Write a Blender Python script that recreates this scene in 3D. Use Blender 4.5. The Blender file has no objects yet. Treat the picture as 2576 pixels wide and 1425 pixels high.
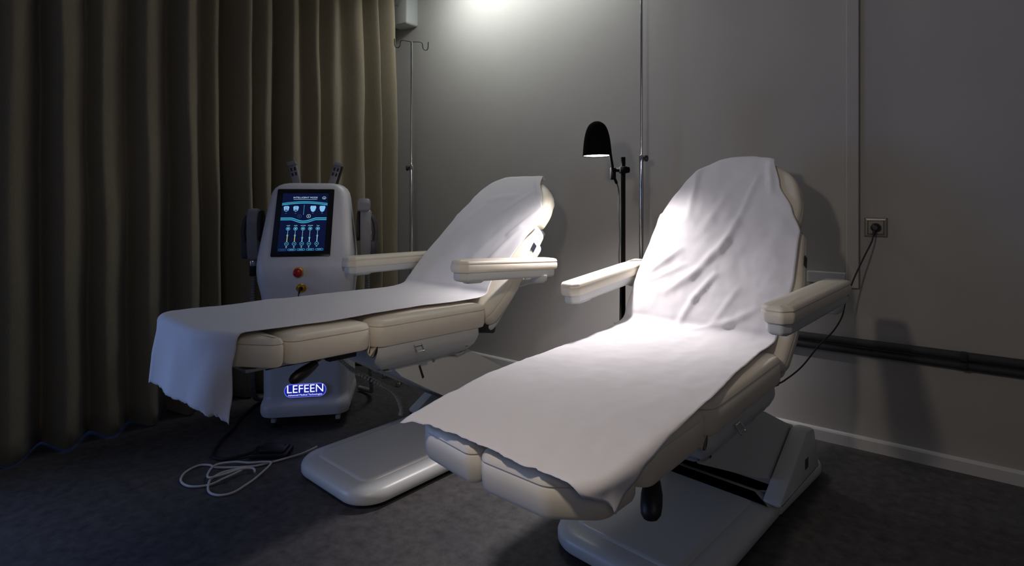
import bpy, bmesh, math, random
from math import sin, cos, pi, radians, sqrt, atan2
from mathutils import Vector, Matrix, noise

random.seed(7)
SC = bpy.context.scene
COL = SC.collection

# ------------------------------------------------------------------ materials
def mat(name, color, rough=0.5, metal=0.0, spec=0.5, bump=None, mottle=None, emit=None, emit_str=0.0, sheen=0.0, transl=0.0):
    m = bpy.data.materials.new(name); m.use_nodes = True
    nt = m.node_tree; b = nt.nodes['Principled BSDF']
    b.inputs['Base Color'].default_value = (*color, 1)
    b.inputs['Roughness'].default_value = rough
    b.inputs['Metallic'].default_value = metal
    b.inputs['Specular IOR Level'].default_value = spec
    if sheen: b.inputs['Sheen Weight'].default_value = sheen
    if emit:
        b.inputs['Emission Color'].default_value = (*emit, 1); b.inputs['Emission Strength'].default_value = emit_str
    tc = nt.nodes.new('ShaderNodeTexCoord')
    if mottle:
        sc, amt = mottle[0], mottle[1]
        stretch = mottle[2] if len(mottle) > 2 else (1, 1, 1)
        mp = nt.nodes.new('ShaderNodeMapping'); mp.inputs['Scale'].default_value = stretch
        n = nt.nodes.new('ShaderNodeTexNoise'); n.inputs['Scale'].default_value = sc; n.inputs['Detail'].default_value = 6; n.inputs['Roughness'].default_value = 0.65
        r = nt.nodes.new('ShaderNodeMapRange'); r.inputs['From Min'].default_value = 0.3; r.inputs['From Max'].default_value = 0.7
        r.inputs['To Min'].default_value = 1 - amt; r.inputs['To Max'].default_value = 1 + amt
        mx = nt.nodes.new('ShaderNodeMix'); mx.data_type = 'RGBA'; mx.blend_type = 'MULTIPLY'; mx.inputs['Factor'].default_value = 1
        mx.inputs['A'].default_value = (*color, 1)
        nt.links.new(tc.outputs['Object'], mp.inputs['Vector']); nt.links.new(mp.outputs['Vector'], n.inputs['Vector'])
        nt.links.new(n.outputs['Fac'], r.inputs['Value']); nt.links.new(r.outputs['Result'], mx.inputs['B'])
        nt.links.new(mx.outputs['Result'], b.inputs['Base Color'])
    if bump:
        n = nt.nodes.new('ShaderNodeTexNoise'); n.inputs['Scale'].default_value = bump[0]; n.inputs['Detail'].default_value = 4
        bp = nt.nodes.new('ShaderNodeBump'); bp.inputs['Strength'].default_value = bump[1]; bp.inputs['Distance'].default_value = bump[2] if len(bump) > 2 else 0.002
        nt.links.new(tc.outputs['Object'], n.inputs['Vector']); nt.links.new(n.outputs['Fac'], bp.inputs['Height']); nt.links.new(bp.outputs['Normal'], b.inputs['Normal'])
    if transl:
        out = nt.nodes['Material Output']; t = nt.nodes.new('ShaderNodeBsdfTranslucent'); t.inputs['Color'].default_value = (*color, 1)
        ms = nt.nodes.new('ShaderNodeMixShader'); ms.inputs['Fac'].default_value = transl
        nt.links.new(b.outputs['BSDF'], ms.inputs[1]); nt.links.new(t.outputs['BSDF'], ms.inputs[2]); nt.links.new(ms.outputs['Shader'], out.inputs['Surface'])
    return m

M = {
 'wall':   mat('wall_paint', (.40, .385, .365), .85, spec=.2, bump=(160, .12, .001), mottle=(3, .03)),
 'ceil':   mat('ceiling_paint', (.55, .54, .52), .9, spec=.2),
 'floor':  mat('vinyl_floor', (.080, .076, .077), .6, spec=.3, mottle=(26, .38), bump=(120, .15, .001)),
 'trim':   mat('white_trim', (.55, .545, .54), .5, bump=(60, .05, .001)),
 'curtain':mat('curtain_cloth', (.262, .226, .155), .9, spec=.1, sheen=.25, mottle=(130, .10, (1, 1, .25)), bump=(420, .25, .001)),
 'leather':mat('cream_leather', (.75, .695, .58), .42, spec=.4, bump=(330, .10, .0006), mottle=(12, .03)),
 'plastic':mat('white_plastic', (.60, .615, .60), .34, spec=.5, bump=(90, .02, .0005)),
 'sheet':  mat('nonwoven_sheet', (.80, .785, .80), .9, spec=.1, bump=(260, .10, .0006), transl=.12),
 'black':  mat('black_plastic', (.012, .012, .013), .45),
 'rubber': mat('black_rubber', (.015, .015, .016), .7),
 'pipe':   mat('dark_pipe_foam', (.030, .032, .034), .75, mottle=(60, .2)),
 'lamp':   mat('black_lamp_paint', (.003, .003, .0032), .9, spec=.04),
 'chrome': mat('chrome', (.62, .61, .60), .16, metal=1),
 'steel':  mat('steel', (.42, .42, .42), .35, metal=1),
 'dsteel': mat('dark_steel', (.07, .07, .068), .5, metal=.5),
 'machine':mat('machine_shell', (.74, .73, .75), .38, bump=(80, .02, .0005)),
 'grey':   mat('grey_plastic', (.25, .25, .27), .45, mottle=(20, .04)),
 'dgrey':  mat('dark_grey_plastic', (.055, .058, .075), .45),
 'hose':   mat('grey_hose', (.20, .20, .20), .5),
 'cablew': mat('white_cable', (.62, .59, .58), .45),
 'coil':   mat('beige_coil', (.52, .48, .38), .5),
 'red':    mat('red_button', (.40, .008, .007), .25),
 'gold':   mat('gold_ring', (.72, .42, .06), .3, metal=.6),
 'socket': mat('socket_frame', (.22, .20, .18), .35, metal=.35),
 'socketc':mat('socket_plate', (.19, .175, .16), .4, metal=.2),
 'tag':    mat('navy_tag', (.012, .014, .03), .6),
 'spk':    mat('speaker_white', (.42, .43, .42), .6, bump=(700, .25, .001)),
 'bulb':   mat('bulb_glow', (.9, .9, .9), .4, emit=(1, .96, 1), emit_str=14),
 'lampin': mat('lamp_inner_white', (.8, .8, .8), .4),
 'downl':  mat('downlight_glow', (.9, .9, .9), .4, emit=(.95, 1, 1), emit_str=4),
 'blue':   mat('blue_led', (.05, .1, .3), .4, emit=(.05, .25, 1), emit_str=.12),
 'sky':    mat('dusk_glass', (.02, .04, .1), .1, emit=(.16, .32, 1.0), emit_str=.22),
 'scr_bg': mat('screen_background', (.002, .004, .02), .15, emit=(.0018, .0045, .030), emit_str=.9),
 'scr_cy': mat('screen_cyan', (.01, .1, .15), .3, emit=(.05, .50, .72), emit_str=.85),
 'scr_wh': mat('screen_white', (.2, .2, .2), .3, emit=(.55, .80, 1.0), emit_str=.8),
 'scr_pb': mat('screen_pale_blue', (.1, .2, .3), .3, emit=(.26, .58, .95), emit_str=.8),
 'scr_ye': mat('screen_yellow', (.2, .2, .02), .3, emit=(.75, .72, .15), emit_str=.8),
 'scr_dim':mat('screen_dim', (.01, .02, .04), .3, emit=(.03, .12, .25), emit_str=.8),
 'bez':    mat('screen_bezel', (.004, .004, .005), .12),
 'lg_bg':  mat('badge_blue', (.01, .01, .2), .3, emit=(.012, .02, .33), emit_str=.75),
 'lg_rim': mat('badge_rim', (.1, .1, .5), .3, emit=(.16, .19, .95), emit_str=1.0),
 'lg_tx':  mat('badge_white', (.8, .8, .8), .3, emit=(.85, .88, 1), emit_str=1.1),
}

# ------------------------------------------------------------------ object helpers
def link(name, bm, material, parent=None, smooth=True, angle=40):
    bmesh.ops.recalc_face_normals(bm, faces=bm.faces[:])
    me = bpy.data.meshes.new(name); bm.to_mesh(me); bm.free()
    mats = material if isinstance(material, (list, tuple)) else [material]
    for m in mats: me.materials.append(m)
    if smooth:
        me.polygons.foreach_set('use_smooth', [True] * len(me.polygons))
        me.set_sharp_from_angle(angle=radians(angle))
    o = bpy.data.objects.new(name, me); COL.objects.link(o)
    if parent: o.parent = parent
    return o

def empty(name, loc, rz=0.0):
    o = bpy.data.objects.new(name, None); COL.objects.link(o)
    o.location = loc; o.rotation_euler = (0, 0, rz); o.empty_display_size = .1
    return o

def tag(o, label=None, cat=None, group=None, kind=None):
    if label: o['label'] = label
    if cat: o['category'] = cat
    if group: o['group'] = group
    if kind: o['kind'] = kind
    return o

def struct(o): o['kind'] = 'structure'; return o

def add_box(bm, c, s, bev=0.0, rot=None, seg=2):
    r = bmesh.ops.create_cube(bm, size=1.0)
    vs = r['verts']
    for v in vs:
        v.co = Vector((v.co.x * s[0], v.co.y * s[1], v.co.z * s[2]))
    if bev > 0:
        es = list({e for v in vs for e in v.link_edges})
        g = bmesh.ops.bevel(bm, geom=es, offset=bev, segments=seg, affect='EDGES', profile=.5)
        vs = list({v for f in g['faces'] for v in f.verts} | {v for v in vs if v.is_valid})
    for v in vs:
        if rot is not None: v.co = rot @ v.co
        v.co += Vector(c)
    return vs

def add_rings(bm, rings, cap0=True, cap1=True, closed=True, mi=0):
    R = [[bm.verts.new(p) for p in ring] for ring in rings]
    n = len(R[0])
    for a, b in zip(R, R[1:]):
        for i in range(n if closed else n - 1):
            j = (i + 1) % n
            f = bm.faces.new((a[i], a[j], b[j], b[i])); f.material_index = mi
    if cap0 and closed: bm.faces.new(list(reversed(R[0]))).material_index = mi
    if cap1 and closed: bm.faces.new(R[-1]).material_index = mi
    return R

def catmull(pts, n=8, closed=False):
    P = [Vector(p) for p in pts]; out = []
    m = len(P)
    rng = range(m if closed else m - 1)
    for i in rng:
        if closed: p0, p1, p2, p3 = P[i - 1], P[i], P[(i + 1) % m], P[(i + 2) % m]
        else: p0, p1, p2, p3 = P[max(i - 1, 0)], P[i], P[i + 1], P[min(i + 2, m - 1)]
        for k in range(n):
            t = k / n
            out.append(.5 * ((2 * p1) + (p2 - p0) * t + (2 * p0 - 5 * p1 + 4 * p2 - p3) * t * t + (3 * p1 - p0 - 3 * p2 + p3) * t ** 3))
    if not closed: out.append(P[-1])
    return out

def add_tube(bm, path, r, seg=10, closed=False, mi=0):
    P = [Vector(p) for p in path]; n = len(P)
    rad = r if callable(r) else (lambda t: r)
    T = []
    for i in range(n):
        a = P[(i - 1) % n] if (closed or i > 0) else P[i]
        b = P[(i + 1) % n] if (closed or i < n - 1) else P[i]
        t = (b - a); T.append(t.normalized() if t.length > 1e-9 else Vector((0, 0, 1)))
    up = Vector((0, 0, 1)) if abs(T[0].z) < .9 else Vector((1, 0, 0))
    N = (up - T[0] * up.dot(T[0])).normalized()
    rings = []
    for i in range(n):
        N = (N - T[i] * N.dot(T[i]))
        N = N.normalized() if N.length > 1e-6 else T[i].orthogonal().normalized()
        B = T[i].cross(N); rr = rad(i / max(1, n - 1))
        rings.append([P[i] + (N * cos(2 * pi * k / seg) + B * sin(2 * pi * k / seg)) * rr for k in range(seg)])
    if closed: rings.append(rings[0]); 
    if closed:
        R = [[bm.verts.new(p) for p in ring] for ring in rings[:-1]]; R.append(R[0])
        for a, b in zip(R, R[1:]):
            for i in range(seg):
                j = (i + 1) % seg; bm.faces.new((a[i], a[j], b[j], b[i])).material_index = mi
    else: add_rings(bm, rings, mi=mi)

def add_lathe(bm, prof, center=(0, 0, 0), seg=32, rot=None, cap0=True, cap1=True, mi=0):
    c = Vector(center); rings = []
    for r, z in prof:
        ring = []
        for k in range(seg):
            v = Vector((r * cos(2 * pi * k / seg), r * sin(2 * pi * k / seg), z))
            if rot is not None: v = rot @ v
            ring.append(v + c)
        rings.append(ring)
    add_rings(bm, rings, cap0, cap1, mi=mi)

def rpoly(pts, rad, n=8):
    """closed 2D polygon (counter-clockwise) with rounded corners, evenly resampled"""
    out = []; m = len(pts)
    for i in range(m):
        a, b, c = Vector(pts[i - 1]), Vector(pts[i]), Vector(pts[(i + 1) % m])
        r = rad[i] if isinstance(rad, (list, tuple)) else rad
        u = (a - b).normalized(); v = (c - b).normalized()
        ang = u.angle(v); d = min(r / math.tan(ang / 2), (a - b).length * .49, (c - b).length * .49); rr = d * math.tan(ang / 2)
        cen = b + (u + v).normalized() * (rr / sin(ang / 2))
        p0 = b + u * d; p1 = b + v * d
        a0 = atan2(p0.y - cen.y, p0.x - cen.x); a1 = atan2(p1.y - cen.y, p1.x - cen.x)
        da = (a1 - a0 + pi) % (2 * pi) - pi
        for k in range(n + 1):
            t = a0 + da * k / n; out.append(Vector((cen.x + rr * cos(t), cen.y + rr * sin(t))))
    # subdivide long edges
    res = []
    for i in range(len(out)):
        p, q = out[i], out[(i + 1) % len(out)]
        L = (q - p).length; k = max(1, int(L / .03))
        for j in range(k): res.append(p.lerp(q, j / k))
    return res

def inset(ol, d):
    n = len(ol); res = []
    for i in range(n):
        t = ol[(i + 1) % n] - ol[i - 1]
        if t.length < 1e-9: res.append(ol[i].copy()); continue
        t.normalize(); res.append(ol[i] + Vector((-t.y, t.x)) * d)
    return res

def pad(bm, ol, t, mp, rt=.02, rb=.012, dome=.006, seam=True):
    """upholstered cushion: outline ol (CCW 2D), thickness t, mp maps (a,b,height) to 3D"""
    cen = sum(ol, Vector((0, 0))) / len(ol)
    spec = [(rb, 0), (rb * .3, rb * .3), (0, rb)]
    if seam:
        zs = t - rt
        spec += [(-.001, (rb + zs) * .5), (0, zs - .004), (.0035, zs), (.0005, zs + .004)]
    else: spec += [(0, t - rt)]
    spec += [(rt * .12, t - rt * .5), (rt * .35, t - rt * .18), (rt * .8, t - .001), (rt * 1.3, t + dome * .25)]
    rings = [[mp(p.x, p.y, z) for p in inset(ol, d)] for d, z in spec]
    last = inset(ol, rt * 1.3)
    for k, h in ((.8, .65), (.5, .92), (.2, 1.0)):
        rings.append([mp(cen.x + (p.x - cen.x) * k, cen.y + (p.y - cen.y) * k, t + dome * h) for p in last])
    add_rings(bm, rings)

def slab(bm, ol, t, mp, r=.006):
    spec = [(r, 0), (r * .3, r * .3), (0, r), (0, t - r), (r * .3, t - r * .3), (r, t)]
    add_rings(bm, [[mp(p.x, p.y, z) for p in inset(ol, d)] for d, z in spec])

def text_into(bm, body, mp, size, mi, cx=0, cy=0, extrude=0.0):
    """text laid out flat (centred on cx,cy in the panel's own plane) and added to bm with material index mi"""
    cu = bpy.data.curves.new('t', 'FONT'); cu.body = body; cu.size = size; cu.align_x = 'CENTER'; cu.align_y = 'CENTER'; cu.resolution_u = 3; cu.extrude = extrude
    o = bpy.data.objects.new('t', cu); COL.objects.link(o)
    me = bpy.data.meshes.new_from_object(o)
    vs = [bm.verts.new(mp(v.co.x + cx, v.co.y + cy)) for v in me.vertices]
    for p in me.polygons:
        try: bm.faces.new([vs[i] for i in p.vertices]).material_index = mi
        except ValueError: pass
    bpy.data.objects.remove(o); bpy.data.meshes.remove(me); bpy.data.curves.remove(cu)

def fbm(x, y, z=0.0, o=3):
    return noise.fractal(Vector((x, y, z)), 1.0, 2.0, o)

# ------------------------------------------------------------------ room
XL, XR, YB, YF, ZC = -3.32, 2.1, 2.857, -2.7, 2.66
def wallbox(name, c, s, m):
    bm = bmesh.new(); add_box(bm, c, s); return struct(link(name, bm, m, smooth=False))
wallbox('floor', ((XL + XR) / 2, (YB + YF) / 2, -.05), (XR - XL + .4, YB - YF + .4, .1), M['floor'])
wallbox('ceiling', ((XL + XR) / 2, (YB + YF) / 2, ZC + .05), (XR - XL + .4, YB - YF + .4, .1), M['ceil'])
wallbox('wall_back', ((XL + XR) / 2, YB + .06, ZC / 2), (XR - XL + .24, .12, ZC), M['wall'])
wallbox('wall_right', (XR + .06, (YB + YF) / 2, ZC / 2), (.12, YB - YF, ZC), M['wall'])
wallbox('wall_front', ((XL + XR) / 2, YF - .06, ZC / 2), (XR - XL + .24, .12, ZC), M['wall'])
# left wall with a tall window opening
WY0, WY1, WZ1 = -1.75, 1.15, 2.35
bm = bmesh.new()
add_box(bm, (XL - .06, (YF + WY0) / 2, ZC / 2), (.12, WY0 - YF, ZC))
add_box(bm, (XL - .06, (WY1 + YB) / 2, ZC / 2), (.12, YB - WY1, ZC))
add_box(bm, (XL - .06, (WY0 + WY1) / 2, (WZ1 + ZC) / 2), (.12, WY1 - WY0, ZC - WZ1))
struct(link('wall_left', bm, M['wall'], smooth=False))
bm = bmesh.new()
for y in (WY0 + .03, (WY0 + WY1) / 2, WY1 - .03): add_box(bm, (XL - .05, y, WZ1 / 2), (.06, .06, WZ1))
for z in (.03, WZ1 - .03): add_box(bm, (XL - .05, (WY0 + WY1) / 2, z), (.06, WY1 - WY0, .06))
win = struct(link('window_1', bm, M['trim'], smooth=False))
bm = bmesh.new(); add_box(bm, (XL - .06, (WY0 + WY1) / 2, WZ1 / 2), (.008, WY1 - WY0 - .1, WZ1 - .1))
link('window_pane', bm, M['sky'], win, smooth=False)

# baseboard along the back wall (moulded profile)
bm = bmesh.new()
prof = [(0, 0), (-.016, 0), (-.016, .046), (-.013, .052), (-.004, .056), (0, .056)]
add_rings(bm, [[Vector((x, YB + a, b)) for a, b in prof] for x in (XL, XR)])
struct(link('baseboard_back', bm, M['trim'], smooth=False))
bm = bmesh.new()
add_rings(bm, [[Vector((XR + a, y, b)) for a, b in prof] for y in (YF, YB)])
struct(link('baseboard_right', bm, M['trim'], smooth=False))

# cable trunking: the tall run and the short level one meeting it
bm = bmesh.new(); add_box(bm, (-.2935, YB - .0125, (.70 + ZC) / 2), (.048, .025, ZC - .70), .004)
struct(link('trim_1', bm, M['wall'], smooth=False))
bm = bmesh.new(); add_box(bm, (-.395, YB - .011, .738), (.155, .022, .052), .005)
struct(link('trim_2', bm, M['trim'], smooth=False))

# dark insulated pipes on the back wall
for nm, z, r, lab in (('insulated_pipe', .466, .0180, 'upper of two dark insulated pipes running along the right wall'),
                      ('insulated_pipe', .4295, .0165, 'lower of two dark insulated pipes running along the right wall')):
    bm = bmesh.new(); pts = []
    for i in range(41):
        x = -.86 + (XR + .86) * i / 40
        pts.append((x, YB - .024, z + .0006 * sin(x * 4.1 + z * 30) ))
    add_tube(bm, catmull(pts, 3), r, 14)
    p = tag(link(nm, bm, M['pipe']), lab, 'pipe', 'pipes along the right wall')
    for x in (-.62, .085, .95):
        bm = bmesh.new(); add_box(bm, (x, YB - .0235, z), (.022, .045, 2 * r - .004), .003); link('pipe_clip', bm, M['rubber'], p)

# wall socket
s = empty('wall_socket', (-.209, YB, .968))
tag(s, 'square brushed metal wall socket with a black plug in it, on the right wall', 'socket')
bm = bmesh.new()
q = .041
rings = []
for d, y in ((0, 0), (0, -.006), (.003, -.0095), (.011, -.0105), (.0125, -.0075)):
    rings.append([Vector((a * (q - d), y, b * (q - d))) for a, b in ((-1, -1), (1, -1), (1, 1), (-1, 1))])
add_rings(bm, rings, True, False); link('socket_frame', bm, M['socket'], s, smooth=False)
bm = bmesh.new(); add_box(bm, (0, -.005, 0), (.056, .009, .056), .001)
add_lathe(bm, [(.021, 0), (.021, .0025), (.0185, .0025), (.0185, .001)], (0, -.0095, 0), 28, Matrix.Rotation(pi / 2, 3, 'X'))
link('socket_plate', bm, M['socketc'], s, smooth=False)

# black plug with its cable to the chair
c = empty('plug_cable', (-.209, YB - .012, .968))
tag(c, 'thin black power cable hanging from the wall socket down behind the right chair', 'cable')
bm = bmesh.new()
add_lathe(bm, [(.014, 0), (.0185, .002), (.0185, .012), (.015, .026), (.009, .032)], (0, 0, 0), 24, Matrix.Rotation(pi / 2, 3, 'X'))
add_tube(bm, [(-.001, -.022, -.004), (-.004, -.024, -.018), (-.006, -.022, -.032)], .006, 10)
link('plug', bm, M['black'], c)
W = [(-.215, 2.823, .938), (-.222, 2.806, .905), (-.245, 2.772, .845), (-.277, 2.732, .757), (-.302, 2.690, .668), (-.314, 2.667, .600),
     (-.344, 2.640, .539), (-.388, 2.598, .484), (-.437, 2.536, .407), (-.480, 2.490, .362), (-.520, 2.455, .335), (-.60, 2.45, .315), (-.80, 2.47, .29), (-.985, 2.50, .20), (-1.03, 2.56, .05), (-.99, 2.62, .006), (-.9, 2.66, .006)]
o = Vector((-.209, YB - .012, .968))
bm = bmesh.new(); add_tube(bm, [p - o for p in catmull(W, 8)], .0033, 8); link('cord', bm, M['rubber'], c)

# white wall speaker in the corner
s = empty('wall_speaker', (-3.148, YB, 2.50), 0)
tag(s, 'small white speaker box high in the corner beside the curtain', 'speaker')
bm = bmesh.new()
ol = rpoly([(-.088, -.118), (.088, -.126), (.092, .15), (-.088, .15)], [.008, .016, .016, .016], 5)
rings = []
for d, y in ((.004, 0), (0, -.006), (-.001, -.06), (0, -.100), (.004, -.108), (.010, -.112)):
    rings.append([Vector((p.x, y - .006 * (p.y + .118) * 0, p.y)) for p in inset(ol, d)])
add_rings(bm, rings); link('cabinet', bm, M['spk'], s)
bm = bmesh.new()
for k in range(4): add_box(bm, (-.032 + k * .011, -.1125, .024), (.007, .002, .011), .001)
link('logo', bm, M['steel'], s, smooth=False)
bm = bmesh.new(); add_box(bm, (0, -.004, 0), (.06, .012, .12)); link('bracket', bm, M['plastic'], s)

# ------------------------------------------------------------------ curtain
ridge = [.06, .22, .40, .566, .731, .883, 1.06, 1.242, 1.388, 1.565, 1.666, 1.823, 1.993, 2.135, 2.313, 2.475, 2.600]
tro =   [.14, .31, .49, .690, .845, 1.005, 1.200, 1.34, 1.475, 1.62, 1.775, 1.94, 2.070, 2.235, 2.42, 2.505, 2.69]
rx = [-3.0, -2.98, -2.985, -2.985, -2.975, -3.0, -2.985, -2.975, -3.01, -2.975, -2.985, -2.975, -3.0, -3.0, -2.985, -2.995, -2.985]
tx = [-3.13, -3.17, -3.15, -3.18, -3.13, -3.14, -3.17, -3.12, -3.20, -3.08, -3.17, -3.13, -3.11, -3.11, -3.15, -3.19, -3.17]
kn = []
for i in range(len(ridge)): kn += [(ridge[i], rx[i]), (tro[i], tx[i])]
def curtain_x(y):
    for (y0, x0), (y1, x1) in zip(kn, kn[1:]):
        if y <= y1:
            t = max(0, (y - y0) / (y1 - y0)); t = .5 - .5 * cos(pi * t); t = t ** .72 if x1 > x0 else 1 - (1 - t) ** .72
            return x0 + (x1 - x0) * t
    return kn[-1][1]
cur = empty('curtain', (-3.08, 1.2, 0))
tag(cur, 'floor length olive taupe curtain hanging in deep folds along the left wall', 'curtain')
bm = bmesh.new(); NY, NZ = 560, 26; grid = []
for j in range(NZ + 1):
    t = j / NZ; z = .005 + (ZC - .05) * t; row = []
    for i in range(NY + 1):
        y = ridge[0] + (2.69 - ridge[0]) * i / NY
        amp = .80 + .14 * (1 - t) ** 2
        dy = .02 * fbm(y * 2.2, t * 1.6, 5) + .028 * (1 - t) ** 2 * fbm(y * 1.6, 0, 9) - .035 * t * t * (1 if y > 2.2 else max(0, (y - 1.6) / .6) if y > 1.6 else 0)
        x = -3.075 + (curtain_x(y) + 3.075) * amp + .022 * fbm(y * 3.4, t * 2.3, 2) + .006 * fbm(y * 14, t * 2.0, 3)
        row.append(bm.verts.new((x + 3.08, y + dy - 1.2, z + (.003 * sin(y * 9) + .003 if j == 0 else 0))))
    grid.append(row)
for j in range(NZ):
    for i in range(NY): bm.faces.new((grid[j][i], grid[j][i + 1], grid[j + 1][i + 1], grid[j + 1][i]))
cc = link('curtain_cloth', bm, M['curtain'], cur, angle=180)
md = cc.modifiers.new('Solid', 'SOLIDIFY'); md.thickness = .003
bm = bmesh.new(); add_box(bm, (0, -.1, ZC - .018), (.06, 3.0, .035), .004); link('curtain_track', bm, M['plastic'], cur, smooth=False)

# blue light strip on the floor behind the curtain
bm = bmesh.new(); add_box(bm, (-3.24, .20, .008), (.012, 1.5, .012), .003)
tag(link('light_strip', bm, M['blue'], smooth=False), 'blue glowing light strip on the floor under the curtain hem', 'light strip')

# ------------------------------------------------------------------ treatment chairs
def make_chair(loc, rz, P, label, sheet_label):
    root = empty('treatment_chair', (loc[0], loc[1], 0), rz)
    tag(root, label, 'treatment chair', 'cream treatment chairs')
    p, dz = P['p'], P['dz']
    def pt(x, y, z): return Vector((x - p * (z - .6), y, z + p * x + dz))
    zt, zs, zl, w = P['zt'], P['zs'], P['zl'], P['w']
    # base plate in two pieces
    Y0 = .018
    def mb(a, b, c): return Vector((a, b, c))
    def base(ol, nm, panel):
        bm = bmesh.new()
        sp = [(.022, .018), (.004, .020), (0, .027), (0, .046), (.004, .056), (.014, .066), (.03, .071), (.055, .073)]
        if panel: sp += [(.066, .0735), (.071, .0785), (.08, .0795)]
        else: sp += [(.08, .0735)]
        add_rings(bm, [[mb(q.x, q.y, z) for q in inset(ol, d)] for d, z in sp])
        return link(nm, bm, M['plastic'], root)
    base(rpoly([(-.078, Y0 - .245), (.575, Y0 - .245), (.575, Y0 + .245), (-.078, Y0 + .245)], [.012, .115, .115, .012], 12), 'base_plate', True)
    base(rpoly([(-.58, Y0 - .262), (-.082, Y0 - .247), (-.082, Y0 + .247), (-.58, Y0 + .262)], [.10, .012, .012, .10], 12), 'rear_base_cover', False)
    bm = bmesh.new()
    for x in (-.5, .48):
        for y in (-.17, .2): add_lathe(bm, [(.03, 0), (.03, .024)], (x, y, 0), 16)
    add_box(bm, (.0, Y0, .018), (1.05, .40, .010))
    link('base_foot', bm, M['black'], root)
    # side brackets on the base carrying the lifting arm
    for sgn in (1, -1):
        bm = bmesh.new()
        ol = rpoly([(-.445, .070), (.005, .070), (-.300, .245), (-.385, .235)], [.01, .01, .035, .03], 6)
        y0 = Y0 + sgn * .235
        slab(bm, ol, .062, lambda a, b, c, y0=y0: Vector((a, y0 - .031 + c, b)), .012)
        br = link('side_bracket', bm, M['plastic'], root)
        bm = bmesh.new(); yy = y0 + sgn * .0312
        add_box(bm, (-.285, yy, .135), (.034, .002, .036)); link('cover_plate', bm, M['dgrey'], br, smooth=False)
    # lifting arm
    bm = bmesh.new()
    slab(bm, rpoly(P['arm'], .02, 4), .40, lambda a, b, c: Vector((a, Y0 - .2 + c, b)), .012)
    arm = link('lifting_arm', bm, M['plastic'], root)
    bm = bmesh.new(); ax, az = P['slot']
    add_box(bm, (ax, Y0 + .2, az), (.009, .003, .055), 0, Matrix.Rotation(P['slotr'], 3, 'Y')); link('slot', bm, M['black'], arm, smooth=False)
    bm = bmesh.new(); add_lathe(bm, [(.006, 0), (.006, .003)], (ax - .06, Y0 + .2, az + .03), 12, Matrix.Rotation(-pi / 2, 3, 'X')); link('screw', bm, M['steel'], arm)
    # shell under the seat
    bm = bmesh.new(); ol = rpoly([(-.005, -w + .005), (P['Xsf'] - .01, -w + .005), (P['Xsf'] - .01, w - .005), (-.005, w - .005)], .05, 8)
    h0 = zs - .105
    sp = [(.105, h0), (.075, h0 + .003), (.052, h0 + .014), (.018, h0 + .044), (.006, h0 + .066), (.002, h0 + .080), (.004, zs + .004)]
    add_rings(bm, [[pt(q.x + (.03 if False else 0), q.y, z) for q in inset(ol, d)] for d, z in sp])
    sh = link('seat_shell', bm, M['plastic'], root)
    for sgn in (1, -1):
        bm = bmesh.new(); pts = []
        for k in range(28):
            a = 2 * pi * k / 28
            cx = max(-.8, min(.8, cos(a) * 1.3)) * .021; cz = max(-.75, min(.75, sin(a) * 1.3)) * .013
            pts.append(pt(.345 + cx, sgn * (w - .006 + .012 - cz * .8), zs - .022 + cz))
        add_tube(bm, pts, .003, 8, closed=True); link('ring_handle', bm, M['chrome'], sh)
        bm = bmesh.new(); ol2 = rpoly([(-.008, -.024), (.008, -.024), (.008, .024), (-.008, .024)], .008, 5)
        slab(bm, ol2, .006, lambda a, b, c, s_=sgn: pt(.075 + a + b * .25, s_ * (w - .026 + c + b * .42), zs - .048 + b), .002)
        link('grip_slot', bm, M['grey'], sh)
    # seat cushion
    bm = bmesh.new()
    pad(bm, rpoly([(-.02, -w), (P['Xsf'], -w), (P['Xsf'], w), (-.02, w)], [.035, .05, .05, .035], 8), zt - zs, lambda a, b, c: pt(a, b, zs + c), .024, .016, .006)
    link('seat_cushion', bm, M['leather'], root)
    # loose vinyl skirt folded between seat and leg cushions
    bm = bmesh.new(); prof = [(P['Xsf'] + .012, zl + .05), (P['Xsf'] + .010, zl + .01), (P['Xsf'] + .014, zl - .012), (P['Xsf'] + .004, zl - .026), (P['Xsf'] - .010, zl - .028), (P['Xsf'] - .020, zl - .014), (P['Xsf'] - .022, zl + .004)]
    pc = catmull([Vector((a, 0, b)) for a, b in prof], 6)
    add_rings(bm, [[pt(q.x + o_, yy, q.z + f_) for q in pc] + [pt(q.x + o_ + .003, yy, q.z + f_ + .002) for q in reversed(pc)] for yy, o_, f_ in ((-.27, 0, .012), (0, 0, .012), (.22, 0, .008), (.272, .004, -.004))])
    link('vinyl_skirt', bm, M['leather'], root)
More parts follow.
